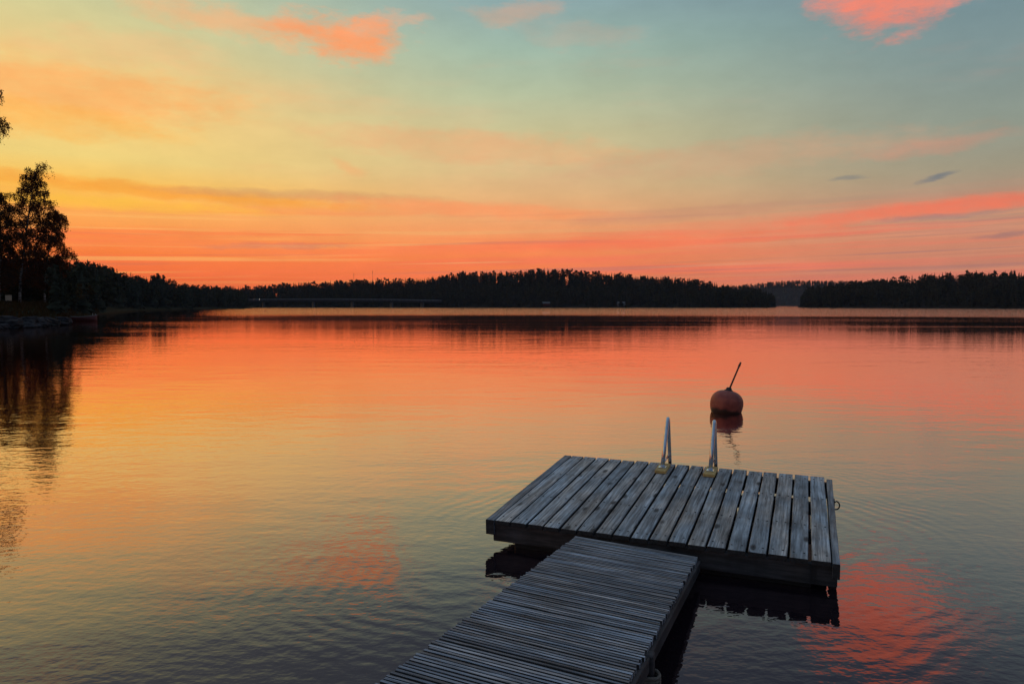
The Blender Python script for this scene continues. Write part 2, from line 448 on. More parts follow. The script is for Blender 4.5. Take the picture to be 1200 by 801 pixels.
# ------------------------------------------------------------------ lake
PLAT = dict(x=-.1249, y=5.6122, t=-.3855, W=2.42, L=2.0145)
PC = Vector((PLAT['x'], PLAT['y'], 0)) + Matrix.Rotation(PLAT['t'], 3, 'Z') @ Vector((PLAT['W'] / 2, PLAT['L'] / 2, 0))
def watermat():
    m, k, out = material('lake_water')
    p = k.n('ShaderNodeNewGeometry').outputs['Position']
    sp = k.n('ShaderNodeSeparateXYZ', {0: p})
    X, Y, _ = sp.outputs
    dist = k.m('SQRT', k.m('ADD', k.m('MULTIPLY', X, X), k.m('MULTIPLY', Y, Y)))
    # slow patches of calmer and livelier water
    patch = k.noise(k.vec(k.m('MULTIPLY', X, .035), k.m('MULTIPLY', Y, .10), 2.0), 1.0, 4, .6)
    amp = k.mr(patch, .3, .7, .45, 1.55)
    wv = lambda sx, sy, z0, det=3: k.noise(k.vec(k.m('MULTIPLY', X, sx), k.m('MULTIPLY', Y, sy), z0), 1.0, det, .55)
    h = k.m('MULTIPLY', k.m('SUBTRACT', wv(.35, .9, 4.0, 2), .5), .012)
    h = k.m('ADD', h, k.m('MULTIPLY', k.m('SUBTRACT', wv(1.7, 3.0, 1.0, 2), .5), .0042))
    h = k.m('ADD', h, k.m('MULTIPLY', k.m('SUBTRACT', wv(5.0, 7.5, 7.0, 2), .5), .0023))
    h = k.m('MULTIPLY', h, amp)
    near = k.ss(dist, 26, 5)
    h = k.m('ADD', h, k.m('MULTIPLY', k.m('MULTIPLY', k.m('SUBTRACT', wv(11.0, 15.0, 9.0, 2), .5), .0016), near))
    # rings spreading from the rocking platform
    dx = k.m('SUBTRACT', X, PC.x); dy = k.m('SUBTRACT', Y, PC.y)
    wob = k.m('MULTIPLY', k.m('SUBTRACT', k.noise(k.vec(k.m('MULTIPLY', X, .6), k.m('MULTIPLY', Y, .6), 5.0), 1.0, 2, .5), .5), 1.3)
    rr = k.m('ADD', k.m('SQRT', k.m('ADD', k.m('MULTIPLY', dx, dx), k.m('MULTIPLY', dy, dy))), wob)
    ringn = k.ss(k.noise(k.vec(k.m('MULTIPLY', X, .55), k.m('MULTIPLY', Y, .55), 12.0), 1.0, 2, .5), .36, .62)
    ring = k.m('SINE', k.m('MULTIPLY', rr, 2 * math.pi / .17))
    ra = k.m('MULTIPLY', k.m('MULTIPLY', k.ss(rr, 4.6, 1.5), ringn), .00052)
    h = k.m('ADD', h, k.m('MULTIPLY', ring, ra))
    # wind ruffled water far out
    edge = k.m('ADD', dist, k.m('MULTIPLY', k.m('SUBTRACT', k.noise(k.vec(k.m('MULTIPLY', X, .004), k.m('MULTIPLY', Y, .02), 0.0), 1.0, 4, .6), .5), 90.0))
    ruff = k.m('MULTIPLY', k.ss(edge, 118, 165), k.ss(k.m('DIVIDE', X, k.m('MAXIMUM', Y, 1.0)), -.46, -.34))
    strk = k.m('MULTIPLY', k.ss(k.noise(k.vec(k.m('MULTIPLY', X, .012), k.m('MULTIPLY', Y, .16), 6.0), 1.0, 3, .6), .47, .62), k.ss(dist, 28, 70))
    h = k.m('ADD', h, k.m('MULTIPLY', k.m('MULTIPLY', k.m('SUBTRACT', wv(1.6, 3.2, 8.8, 2), .5), .02), strk))
    calm = k.mr(dist, 12, 60, 1.0, .45)
    h = k.m('MULTIPLY', h, calm)
    h = k.m('ADD', h, k.m('MULTIPLY', k.m('MULTIPLY', k.m('SUBTRACT', wv(1.3, 2.4, 3.3, 2), .5), .08), ruff))
    bp = k.n('ShaderNodeBump', {'Height': h, 'Strength': 1.0, 'Distance': 1.0})
    lw = k.n('ShaderNodeLayerWeight', {'Blend': .5, 'Normal': bp.outputs[0]}).outputs['Facing']
    # facing = 1 - cos(angle): reflectance climbs towards grazing view
    fr = k.n('ShaderNodeFloatCurve', {'Value': lw})
    cu = fr.mapping.curves[0]
    pts = [(0, .02), (.30, .05), (.50, .12), (.58, .19), (.66, .35), (.73, .55), (.81, .76), (.89, .90), (.96, .97), (1.0, .98)]
    while len(cu.points) < len(pts):
        cu.points.new(.5, .5)
    for q, (a, b) in zip(cu.points, pts):
        q.location = (a, b)
        q.handle_type = 'AUTO_CLAMPED'
    fr.mapping.update()
    gl = k.n('ShaderNodeBsdfGlossy', {'Color': (1, .80, .75, 1), 'Roughness': .01, 'Normal': bp.outputs[0]})
    df = k.n('ShaderNodeBsdfDiffuse', {'Color': (.016, .010, .014, 1)})
    mx = k.n('ShaderNodeMixShader', {0: fr.outputs[0], 1: df.outputs[0], 2: gl.outputs[0]})
    k.t.links.new(mx.outputs[0], out.inputs[0])
    return m
lake = MB()
n = 48
ringv = [(0, 900, 0)] + [(math.sin(2 * math.pi * i / n) * 3200, 900 + math.cos(2 * math.pi * i / n) * 3200, 0) for i in range(n)]
lake.add(ringv, [(0, 1 + (i + 1) % n, 1 + i) for i in range(n)])
tag(lake.build('lake_water', watermat()), 'calm lake water mirroring the sunset sky', None, None, 'structure')

# ------------------------------------------------------------------ land forms around the lake
def interp(tab, a):
    xs, ys = zip(*tab)
    return float(np.interp(a, xs, ys))
def skyl(tab):                        # table of (photo column, skyline row) -> azimuth, tan(elevation)
    return [(azel(x, y)[0], math.tan(R(azel(x, y)[1]))) for x, y in tab]
class Land:
    def __init__(s, name, shore, sky, depth, az0, az1, tree_h, flat=None):
        s.name, s.shore, s.sky, s.depth, s.az0, s.az1, s.th = name, shore, sky, depth, az0, az1, tree_h
        s.flat = flat
    def top(s, az, r):
        return interp(s.sky, az) * r + ZC
    def z(s, az, r):
        d = interp(s.shore, az)
        crest = max(1.2, s.top(az, d + s.depth) - s.th)
        q = (r - d) / s.depth
        if q < 0:
            return q * s.depth * .25
        bank = min(1.0, (r - d) / 8.0) * .8
        if s.flat and az < s.flat[0]:
            w = min(1.0, (s.flat[0] - az) / 2.0)
            fz = 2.1 * (1 - math.exp(-max(0, r - d) / 9.0))
            q2 = min(1, max(0, q)); q2 = q2 * q2 * (3 - 2 * q2)
            return (1 - w) * (bank + (crest - .8) * q2) + w * max(fz, bank + (crest - .8) * q2 ** 3)
        q = min(1, q)
        q = q * q * (3 - 2 * q)
        return bank + (crest - .8) * q
    def terrain(s, mat, label, na=90, nr=26):
        v, f = [], []
        rs = [-.06, -.02] + [(i / (nr - 3)) ** 1.5 * 1.7 for i in range(nr - 2)]
        for i in range(na):
            az = s.az0 + (s.az1 - s.az0) * i / (na - 1)
            d = interp(s.shore, az)
            for q in rs:
                r = d + q * s.depth
                zz = s.z(az, r) if q <= 1 else s.z(az, d + s.depth) * (1 - (q - 1) * .3)
                zz += random.uniform(-.12, .12) * (1 if q > .02 else .3)
                v.append(tuple(polar(az, r, zz)))
        for i in range(na - 1):
            for j in range(nr - 1):
                a = i * nr + j
                f.append((a, a + nr, a + nr + 1, a + 1))
        me = mesh_np(s.name, v, f)
        return tag(obj(s.name, me, mat, None, True), label, None, None, 'structure')
az = lambda px: azel(px, 357)[0]
left = Land('left_shore_ground', [(-80, 36), (-50, 56), (az(0), 71), (az(40), 75), (az(74), 82), (az(88), 112), (az(112), 165), (az(150), 280), (az(220), 380), (az(292), 470), (az(300), 520)],
            skyl([(-400, 300), (0, 306), (75, 310), (108, 311), (130, 317), (155, 324), (175, 327), (187, 324), (200, 330), (225, 334), (260, 337), (285, 342), (294, 352), (305, 357)]), 150, -80, az(297), 13, flat=(az(95), 1))
centre = Land('centre_hill_ground', [(az(240), 720), (az(300), 690), (az(500), 650), (az(900), 640), (az(912), 660)],
              skyl([(150, 340), (260, 337), (300, 336), (340, 333), (400, 330), (450, 328), (500, 327), (540, 320), (600, 319), (640, 316), (690, 319), (740, 323), (800, 327), (835, 332), (865, 337), (895, 339), (906, 346), (916, 357)]), 110, az(150), az(910), 15)
right = Land('right_hill_ground', [(az(935), 640), (az(1000), 600), (az(1200), 560), (60, 380), (85, 250)],
             skyl([(925, 357), (940, 346), (950, 337), (990, 332), (1050, 326), (1100, 322), (1150, 319), (1200, 319), (1500, 316), (2600, 300)]), 110, az(935), 75, 15)
far = Land('far_hill_ground', [(az(700), 2000), (az(1300), 2000)],
           skyl([(700, 350), (860, 335), (900, 331), (930, 329), (980, 329), (1040, 331), (1300, 338)]), 160, az(700), az(1300), 13)
left.terrain(M_GRASSY, 'low grassy bank and dark ground along the left shore', 150, 34)
centre.terrain(M_SOIL, 'ground of the wooded hill across the lake')
right.terrain(M_SOIL, 'ground of the wooded hill on the right shore')
far.terrain(M_SOIL, 'ground of the distant hill in the gap')
# the viewer's own shore, where the gangway starts
v, f = [], []
for i in range(41):
    for j in range(12):
        x = -60 + 3 * i
        yy = .9 - .45 * j - .12 * j * j
        v.append((x, yy + .15 * math.sin(x * .3), -.35 + min(.9, j * .32) + random.uniform(-.03, .03)))
for i in range(40):
    for j in range(11):
        a = i * 12 + j
        f.append((a, a + 1, a + 13, a + 12))
tag(obj('near_shore_ground', mesh_np('near_shore_ground', v, f), M_GRASSY, None, True), 'near shore where the gangway starts', None, None, 'structure')

# ------------------------------------------------------------------ far trees
rng = np.random.default_rng(5)
def spruce_mesh(seed, width=.19, tiers=15, per=9):
    g = np.random.default_rng(seed)
    V, Fc = [], []
    for t in range(tiers):
        u = t / (tiers - 1)
        z = .06 + u * .90
        rad = width * (1 - u) ** .85 * g.uniform(.75, 1.15) + .012
        a0 = g.uniform(0, 6.28)
        for q in range(max(4, int(per * (1 - .5 * u)))):
            a = a0 + q * 6.283 / max(4, int(per * (1 - .5 * u))) + g.uniform(-.25, .25)
            rr = rad * g.uniform(.55, 1.2)
            w = rr * g.uniform(.35, .6) + .008
            c, s = math.cos(a), math.sin(a)
            zt = z + g.uniform(.02, .07)
            zb = z - rr * g.uniform(.25, .75)
            n = len(V)
            V += [(0, 0, zt), (c * rr * .6 - s * w, s * rr * .6 + c * w, (z + zb) / 2 - .01), (c * rr, s * rr, zb), (c * rr * .6 + s * w, s * rr * .6 - c * w, (z + zb) / 2 - .01)]
            Fc += [(n, n + 1, n + 2), (n, n + 2, n + 3)]
    n = len(V)
    V += [(.012, 0, .9), (-.008, .01, .9), (-.006, -.01, .9), (0, 0, 1.02)]
    Fc += [(n, n + 1, n + 3), (n + 1, n + 2, n + 3), (n + 2, n, n + 3)]
    return np.array(V), np.array(Fc)
def blob_mesh(seed, lobes, leaf, count):
    g = np.random.default_rng(seed)
    V, Fc = [], []
    for (lx, ly, lz, lr, lh) in lobes:
        for _ in range(count):
            d = g.normal(size=3); d /= np.linalg.norm(d)
            d *= g.uniform(.55, 1.08)
            c = np.array([lx + d[0] * lr, ly + d[1] * lr, lz + d[2] * lh])
            a = g.normal(size=3); a /= np.linalg.norm(a)
            b = np.cross(a, g.normal(size=3)); b /= np.linalg.norm(b)
            s = leaf * g.uniform(.6, 1.4)
            n = len(V)
            V += [tuple(c + a * s), tuple(c - a * s * .5 + b * s * .8), tuple(c - a * s * .5 - b * s * .8)]
            Fc.append((n, n + 1, n + 2))
    return np.array(V), np.array(Fc)
def pine_mesh(seed):
    g = np.random.default_rng(seed)
    lobes = [(g.uniform(-.08, .08), g.uniform(-.08, .08), z, r, .07) for z, r in ((.58, .13), (.68, .17), (.78, .16), (.87, .13), (.95, .07))]
    return blob_mesh(seed, lobes, .045, 26)
def broad_mesh(seed):
    g = np.random.default_rng(seed)
    lobes = [(g.uniform(-.1, .1), g.uniform(-.1, .1), z, r, .13) for z, r in ((.32, .20), (.50, .24), (.68, .22), (.84, .14))]
    return blob_mesh(seed, lobes, .05, 34)
SPR = [spruce_mesh(i, w) for i, w in enumerate((.15, .19, .17, .22, .14))]
PIN = [pine_mesh(20 + i) for i in range(3)]
BRD = [broad_mesh(40 + i) for i in range(3)]
KINDS = [('spruce_tree', SPR, M_NEEDLE), ('pine_tree', PIN, M_NEEDLEB), ('broadleaf_tree', BRD, M_BROAD)]
CROWN = {}
for nm, L, mt in KINDS:
    for i, (V, Fc) in enumerate(L):
        me = mesh_np(nm + '_crown', V, Fc)
        me.materials.append(mt)
        CROWN[(nm, i)] = me
TRUNK = MB().tube([(0, 0, -.06), (0, 0, .4), (0, 0, .93)], [.016, .012, .003], 6).mesh('trunk')
TRUNK.materials.append(M_BARK)
def plant(land, count, mix, single, label, group, az0, az1, rmin=0.02, hmul=1.0, spacing=3.2, crest_share=.4, clumps=()):
    """mix = probability of spruce / pine / broadleaf; the `single` nearest or crest trees become things of their own, the rest one mass"""
    spots = []
    for i in range(count):
        a = rng.uniform(az0, az1)
        d = interp(land.shore, a)
        crest = rng.random() < crest_share
        q = rng.uniform(.78, 1.0) if crest else rng.uniform(rmin, .85)
        r = d + q * land.depth
        z = land.z(a, r)
        lim = land.top(a, r) - z
        kind = rng.choice(3, p=mix)
        base = land.th * hmul * (1.0, 1.02, .8)[kind]
        if crest:
            h = min(lim, base * 1.35) * rng.uniform(.76, 1.15)
        else:
            h = min(lim * rng.uniform(.82, 1.0), base * rng.uniform(.7, 1.1))
        if h < 2.0:
            continue
        spots.append((a, r, z, h, kind, int(rng.integers(0, 99)), rng.uniform(0, 6.28), crest, lim - h))
    for (px, hh, kk, q) in clumps:
        a = az(px); r = interp(land.shore, a) + q * land.depth
        spots.append((a, r, land.z(a, r), hh, kk, 1, 0.3, True, -99))
    # the ones that show most: those that reach the skyline, then the nearest
    spots.sort(key=lambda s: s[8] / max(s[3], 1) + .15 * s[1] / 300)
    ones, rest = spots[:single], spots[single:]
    for (a, r, z, h, kd, var, rot, cr, _) in ones:
        nm, L, mt = KINDS[kd]
        o = empty(nm, polar(a, r, z), rot)
        w = rng.uniform(.85, 1.2)
        o.scale = (h * w, h * w, h)
        tag(o, label[kd], ('spruce', 'pine', 'tree')[kd], 'trees ' + group)
        c = bpy.data.objects.new('crown', CROWN[(nm, var % len(L))]); link(c, o); c['kind'] = 'stuff'
        t = bpy.data.objects.new('trunk', TRUNK); link(t, o)
    for kd, (nm, L, mt) in enumerate(KINDS):
        Vs, Fs, off = [], [], 0
        for (a, r, z, h, k2, var, rot, cr, _) in rest:
            if k2 != kd:
                continue
            V, Fc = L[var % len(L)]
            c, s = math.cos(rot), math.sin(rot)
            w = h * rng.uniform(.85, 1.25)
            P = polar(a, r, z)
            Vs.append(np.stack([(V[:, 0] * c - V[:, 1] * s) * w + P.x, (V[:, 0] * s + V[:, 1] * c) * w + P.y, V[:, 2] * h + P.z], 1))
            Fs.append(Fc + off)
            off += len(V)
        if Vs:
            o = obj(('spruce_wood', 'pine_wood', 'broadleaf_wood')[kd], mesh_np('wood', np.concatenate(Vs), np.concatenate(Fs)), mt)
            tag(o, ('dark mass of spruces ', 'dark mass of pines ', 'dark mass of leafy trees ')[kd] + group, 'wood', None, 'stuff')
plant(left, 760, (.6, .1, .3), 90, ('dark spruce standing in the wood on the left headland', 'dark pine standing in the wood on the left headland', 'dark leafy tree standing in the wood on the left headland'),
      'in the wood on the left headland', az(62), az(291), rmin=.035, clumps=((183, 14.5, 1, .5), (190, 13.8, 1, .55), (179, 12.5, 0, .45), (104, 12.5, 0, .6)))
plant(left, 260, (.6, .1, .3), 4, ('dark spruce behind the birches on the left bank', 'dark pine behind the birches on the left bank', 'dark leafy tree behind the birches on the left bank'),
      'behind the birches on the left bank', az(-420), az(66), rmin=.25)
plant(centre, 2900, (.70, .18, .12), 120, ('dark spruce on the wooded hill beyond the bridge', 'dark pine on the wooded hill beyond the bridge', 'dark leafy tree on the wooded hill beyond the bridge'),
      'on the wooded hill across the lake', az(200), az(908))
plant(right, 2500, (.66, .26, .08), 80, ('dark spruce on the wooded hill along the right shore', 'dark pine on the wooded hill along the right shore', 'dark leafy tree on the wooded hill along the right shore'),
      'on the wooded hill along the right shore', az(938), 62)
plant(far, 1900, (.6, .25, .15), 6, ('spruce on the distant hazy hill in the gap', 'pine on the distant hazy hill in the gap', 'leafy tree on the distant hazy hill in the gap'),
      'on the distant hazy hill', az(780), az(1120), crest_share=.5)

# ------------------------------------------------------------------ birches on the left bank
def birch(px, Y, H, lean, spread, seed, label, crown_from=.25, limbs=34, leaves=1.0, extra=(), bend=0.0):
    g = random.Random(seed)
    X = (px - 600) / F * Y
    a, r = math.degrees(math.atan2(X, Y)), math.hypot(X, Y)
    root = empty('birch_tree', (X, Y, left.z(a, r) - .05))
    tag(root, label, 'birch', 'birches on the left bank')
    def axis(u):
        return Vector((lean * u ** 1.6 + bend * math.sin(u * 3.1), .3 * math.sin(u * 4 + seed), H * u))
    tp = [axis(i / 12) for i in range(13)]
    MB().tube(tp, [max(.012, H * .0095 * (1 - i / 12) ** .8 + .01) for i in range(13)], 8).build('trunk', M_BIRCH, root, True)
    lm = MB()
    V, Fc = [], []
    def leaf(c, s):
        d = Vector((g.gauss(0, 1), g.gauss(0, 1), g.gauss(0, 1))).normalized()
        e = d.cross(Vector((g.gauss(0, 1), g.gauss(0, 1), g.gauss(0, 1)))).normalized()
        n0 = len(V)
        V.extend([tuple(c + d * s), tuple(c + e * s * .62), tuple(c - d * s), tuple(c - e * s * .62)])
        Fc.append((n0, n0 + 1, n0 + 2, n0 + 3))
    def twig(p, ln, nl):
        dr = Vector((g.uniform(-.28, .28), g.uniform(-.28, .28), -1)).normalized()
        q = [p, p + dr * ln * .5 + Vector((g.uniform(-.1, .1), 0, 0)), p + dr * ln]
        lm.tube(q, [.012, .008, .004], 3, False)
        for _ in range(nl):
            t = g.random() ** .8
            c = p + dr * ln * t + Vector((g.gauss(0, .11), g.gauss(0, .11), g.gauss(0, .08)))
            leaf(c, g.uniform(.055, .105))
    def limb(s, d, rise, ln, dens):
        pts = []
        for i in range(7):
            u = i / 6
            pts.append(s + d * ln * u * (1 - .12 * u) + Vector((0, 0, rise * (u - .62 * u * u * 1.15) * ln)) + Vector((g.gauss(0, .06), g.gauss(0, .06), g.gauss(0, .06))) * u)
        lm.tube(pts, [.045 * (1 - i / 7.5) * (ln / 3) ** .5 + .006 for i in range(7)], 4, False)
        for j in range(int(9 * dens * ln ** .8) + 3):
            u = g.uniform(.28, 1.0)
            i = min(5, int(u * 6)); w = u * 6 - i
            p = pts[i].lerp(pts[i + 1], w)
            sd = Vector((-d.y, d.x, 0)) * g.gauss(0, .30) * ln * .35
            p2 = p + sd + Vector((0, 0, g.uniform(-.1, .25)))
            lm.tube([p, p2], [.012, .007], 3, False)
            twig(p2, g.uniform(.35, 1.15) * (H / 15) ** .4, int(g.uniform(8, 17) * leaves))
    for i in range(limbs):
        u = crown_from + (1 - crown_from) * (i + g.random()) / limbs * .985
        w = (u - crown_from) / (1 - crown_from)
        prof = (.42 + .58 * math.sin(min(1, w * 1.55 + .22) * 1.75)) * (1 - w ** 2.6 * .82)
        an = i * 2.399 + g.uniform(-.4, .4)
        d = Vector((math.cos(an), math.sin(an), 0))
        limb(axis(u), d, g.uniform(.75, 1.35), spread * prof * g.uniform(.62, 1.18), 1.5 if w < .8 else 1.9)
    for (hz, ex, ez, dens) in extra:                       # single long limbs that reach out of the crown
        s = axis(hz / H)
        e = Vector((ex, g.uniform(-.4, .4), ez))
        dd = e - s
        pts = [s + dd * (i / 6) + Vector((0, 0, 1.1 * math.sin(math.pi * i / 6))) for i in range(7)]
        lm.tube(pts, [.06 - .008 * i for i in range(7)], 4, False)
        for j in range(dens):
            u = g.uniform(.5, 1.0)
            i = min(5, int(u * 6)); w = u * 6 - i
            twig(pts[i].lerp(pts[i + 1], w) + Vector((g.gauss(0, .22), g.gauss(0, .35), g.gauss(0, .12))), g.uniform(.5, 1.6), int(16 * leaves))
    for _ in range(60):                                     # the leading shoot
        twig(axis(g.uniform(.86, 1.0)) + Vector((g.gauss(0, .3), g.gauss(0, .3), 0)), g.uniform(.3, .9), int(9 * leaves))
    lm.build('limbs', M_BARK, root)
    c = obj('crown', mesh_np('crown', V, Fc), M_LEAF, root)
    c['kind'] = 'stuff'
    return root
birch(26, 86, 15.9, 2.0, 4.1, 11, 'tall birch whose leafy tip leans right, second from the frame edge', .12, 64, .85, extra=((14.0, 3.1, 16.4, 26),))
birch(55, 89, 11.4, 1.2, 3.5, 23, 'shorter birch with a round crown, rightmost on the left bank', .14, 54, .95)
birch(1, 84, 13.0, .3, 2.5, 37, 'birch at the left edge of the picture beside the tall leaning one', .12, 52, 1.1)
birch(-34, 83, 14.5, -.4, 3.0, 41, 'birch just outside the left frame edge with only its fringe showing', .15, 46, 1.0)
birch(-62, 74, 25.0, .8, 3.6, 53, 'very tall birch drooping a leafy branch in at the left edge', .3, 44, 1.2,
      extra=((19.0, 6.7, 18.3, 70), (20.6, 6.1, 21.6, 40), (18.4, 6.4, 17.6, 40)))

def bush(px, Y, h, rad, seed, label):
    g = np.random.default_rng(seed)
    X = (px - 600) / F * Y
    a, r = math.degrees(math.atan2(X, Y)), math.hypot(X, Y)
    root = empty('bush', (X, Y, left.z(a, r) - .05))
    tag(root, label, 'bush', 'bushes under the birches')
    st = MB()
    for i in range(6):
        t = g.uniform(0, 6.28)
        st.tube([(0, 0, -.1), (math.cos(t) * rad * .3, math.sin(t) * rad * .3, h * .4), (math.cos(t) * rad * .5, math.sin(t) * rad * .5, h * .75)], [.04, .03, .01], 4)
    st.build('stems', M_BARK, root)
    lobes = [(g.uniform(-.5, .5) * rad, g.uniform(-.4, .4) * rad, h * z, rad * q, h * .24) for z, q in ((.2, .95), (.35, .9), (.5, .8), (.68, .62), (.84, .38))]
    V, Fc = blob_mesh(seed, lobes, .16, 420)
    c = obj('foliage', mesh_np('foliage', V, Fc), M_BUSH, root)
    c['kind'] = 'stuff'
for q in ((-22, 92, 6.6, 2.8, 61, 'dense dark bush beyond the left frame edge'), (4, 93, 6.8, 2.6, 62, 'dense dark bush at the left edge behind the cream sign'),
          (22, 96, 6.6, 2.6, 63, 'dense dark bush at the foot of the tall leaning birch'), (42, 94, 6.2, 2.5, 64, 'dense dark bush between the two birch trunks'),
          (62, 97, 5.8, 2.4, 65, 'dense dark bush beside the rightmost birch trunk'), (76, 112, 5.6, 2.6, 66, 'low dark bush where the bank meets the headland wood'),
          (92, 135, 4.6, 2.8, 67, 'dark bush above the red rowing boat')):
    bush(*q)

# grass of the bank
V, Fc = [], []
for i in range(9000):
    a = rng.uniform(az(-150), az(116)); d = interp(left.shore, a)
    r = d + 2.0 + rng.random() ** 1.5 * 40
    P = polar(a, r, left.z(a, r) - .05)
    t = rng.uniform(0, 6.28); w = rng.uniform(.05, .12); hh = rng.uniform(.2, .6)
    n = len(V)
    V += [(P.x - math.cos(t) * w, P.y - math.sin(t) * w, P.z), (P.x + math.cos(t) * w, P.y + math.sin(t) * w, P.z), (P.x + rng.uniform(-.2, .2), P.y + rng.uniform(-.2, .2), P.z + hh)]
    Fc.append((n, n + 1, n + 2))
tag(obj('bank_grass', mesh_np('bank_grass', V, Fc), M_GRASS), 'rough grass covering the left bank', 'grass', None, 'stuff')

# stones along the water's edge
def stone_mesh(seed):
    g = random.Random(seed)
    bm = bmesh.new()
    bmesh.ops.create_icosphere(bm, subdivisions=2, radius=.5)
    ph = [g.uniform(0, 6) for _ in range(6)]
    for q in bm.verts:
        c = q.co
        k1 = 1 + .18 * math.sin(c.x * 7 + ph[0]) + .16 * math.sin(c.y * 8 + ph[1]) + .12 * math.sin(c.z * 9 + ph[2])
        q.co = Vector((c.x * k1 * 1.25, c.y * k1, max(-.3, c.z * k1 * .62)))
    me = bpy.data.meshes.new('stone')
    bm.to_mesh(me); bm.free()
    me.materials.append(M_STONE)
    return me
STONES = [stone_mesh(i) for i in range(6)]
g = random.Random(4)
for i in range(46):
    px = -14 + 92 * (i / 45) ** .95 + g.uniform(-2, 2)
    a = az(px); d = interp(left.shore, a)
    row = i % 3
    r = d + row * 1.0 + g.uniform(-.5, .4) - .3
    o = bpy.data.objects.new('shore_stone', STONES[i % 6]); link(o)
    s = (.35 + 1.1 * g.random() ** 1.6) * (1.1 if row else .85)
    o.location = polar(a, r, max(0.0, left.z(a, r)) + .12 * s)
    o.rotation_euler = (g.uniform(-.2, .2), g.uniform(-.2, .2), g.uniform(0, 6.28))
    o.scale = (s, s, s * g.uniform(.7, 1.0))
    tag(o, 'grey boulder in the rough stone row edging the left bank', 'stone', 'stones edging the left bank')

# cream notice board
P = onz(11, 354, 0); Y = 84.0
X = (11 - 600) / F * Y
zg = left.z(math.degrees(math.atan2(X, Y)), math.hypot(X, Y))
sg = empty('notice_board', (X, Y, zg), R(28))
tag(sg, 'small cream notice board on two posts under the left birches', 'sign')
MB().box((0, 0, .72), (.62, .03, .66), None, .006).build('panel', M_CREAM, sg)
for s in (-.24, .24):
    MB().box((s, .045, .48), (.06, .055, 1.06)).build('post', M_GREYW, sg)

# rowing boat at the end of the bank
P = onz(92, 376.0)
rb = empty('rowing_boat', P, R(8))
tag(rb, 'dark red wooden rowing boat moored at the tip of the left bank', 'boat')
V, Fc = [], []
ns = 15
for i in range(ns):
    u = i / (ns - 1) * 2 - 1
    x = u * 2.1
    w = .68 * (1 - abs(u) ** 2.6) ** .7 + .015
    sh = .50 + .20 * abs(u) ** 2.2
    for (yy, zz) in ((-w, sh), (-w * .93, .22), (-w * .62, -.05), (0, -.12), (w * .62, -.05), (w * .93, .22), (w, sh)):
        V.append((x, yy, zz))
for i in range(ns - 1):
    for j in range(6):
        a = i * 7 + j
        Fc.append((a, a + 7, a + 8, a + 1))
hl = obj('hull', mesh_np('hull', V, Fc), M_REDBOAT, rb)
sol = hl.modifiers.new('thick', 'SOLIDIFY'); sol.thickness = .03; sol.offset = 0
for s in (-1, 1):
    MB().tube([(V[i * 7 + (0 if s < 0 else 6)][0], V[i * 7 + (0 if s < 0 else 6)][1], V[i * 7][2] + .01) for i in range(ns)], .03, 5).build('gunwale', M_GREYW, rb)
for x in (-1.15, 0, 1.1):
    MB().box((x, 0, .36), (.24, 1.05 if x == 0 else .8, .03)).build('thwart', M_GREYW, rb)
def post(px, py, h, rad, label, mat, z=None, group='stakes at the left bank'):
    p = onz(px, py, 0.0)
    if z is not None:
        p = Vector(z)
    o = MB().tube([(0, 0, -.8), (0, .01, h * .5), (.015, 0, h)], [rad, rad * .97, rad * .9], 8).build('mooring_post', mat)
    o.location = p
    tag(o, label, 'post', group)
post(108.5, 373.5, .80, .06, 'slim grey mooring post just right of the red boat', M_GREYW)
post(112, 374, .78, .055, 'rightmost slim grey mooring post beyond the red boat', M_GREYW)
post(57.5, 378.5, .62, .05, 'short pale stake among the shore stones', M_WHITEW)
post(90, 371.5, .95, .045, 'thin pale stake standing behind the red boat', M_WHITEW)

# ------------------------------------------------------------------ road bridge to the left of the centre hill
A = Vector(((272 - 600) / F * 560, 560, 0)); B = Vector(((516 - 600) / F * 640, 640, 0))
br = empty('road_bridge', (A + B) / 2, math.atan2(B.y - A.y, B.x - A.x))
tag(br, 'long low concrete road bridge in front of the wooded hill', 'bridge')
LB = (B - A).length
def camber(x):
    return 5.3 + .9 * (1 - (2 * x / LB) ** 2)
xs = [-LB / 2 + LB * i / 24 for i in range(25)]
def strip(name, y0, y1, z0, z1, mat):
    V, Fc = [], []
    for x in xs:
        c = camber(x)
        V += [(x, y0, c + z0), (x, y1, c + z0), (x, y1, c + z1), (x, y0, c + z1)]
    for i in range(24):
        for j in range(4):
            Fc.append((i * 4 + j, i * 4 + (j + 1) % 4, i * 4 + 4 + (j + 1) % 4, i * 4 + 4 + j))
    return obj(name, mesh_np(name, V, Fc), mat, br)
strip('deck', -4.5, 4.5, -.35, 0, M_CONC)
strip('girder', -3.2, -2.4, -1.55, -.353, M_IRON)
strip('girder', 2.4, 3.2, -1.55, -.353, M_IRON)
for s in (-4.35, 4.35):
    strip('handrail', s - .06, s + .06, .95, 1.10, M_RAIL)
    strip('handrail', s - .05, s + .05, .45, .55, M_RAIL)
    pm = MB()
    pm.box((0, 0, .5), (.1, .1, 1.0))
    pme = pm.mesh('rail_post'); pme.materials.append(M_RAIL)
    for i in range(0, 50):
        x = -LB / 2 + LB * (i + .5) / 50
        o = bpy.data.objects.new('rail_post', pme); link(o, br); o.location = (x, s, camber(x))
for px in (305, 360, 405, 453, 492):
    t = (px - 272) / (516 - 272)
    x = -LB / 2 + LB * t
    c = camber(x)
    MB().box((x, 0, (c - 1.56 - 2) / 2), (1.2, 6.0, c - 1.56 + 2), None, .1).build('pier', M_CONC, br)
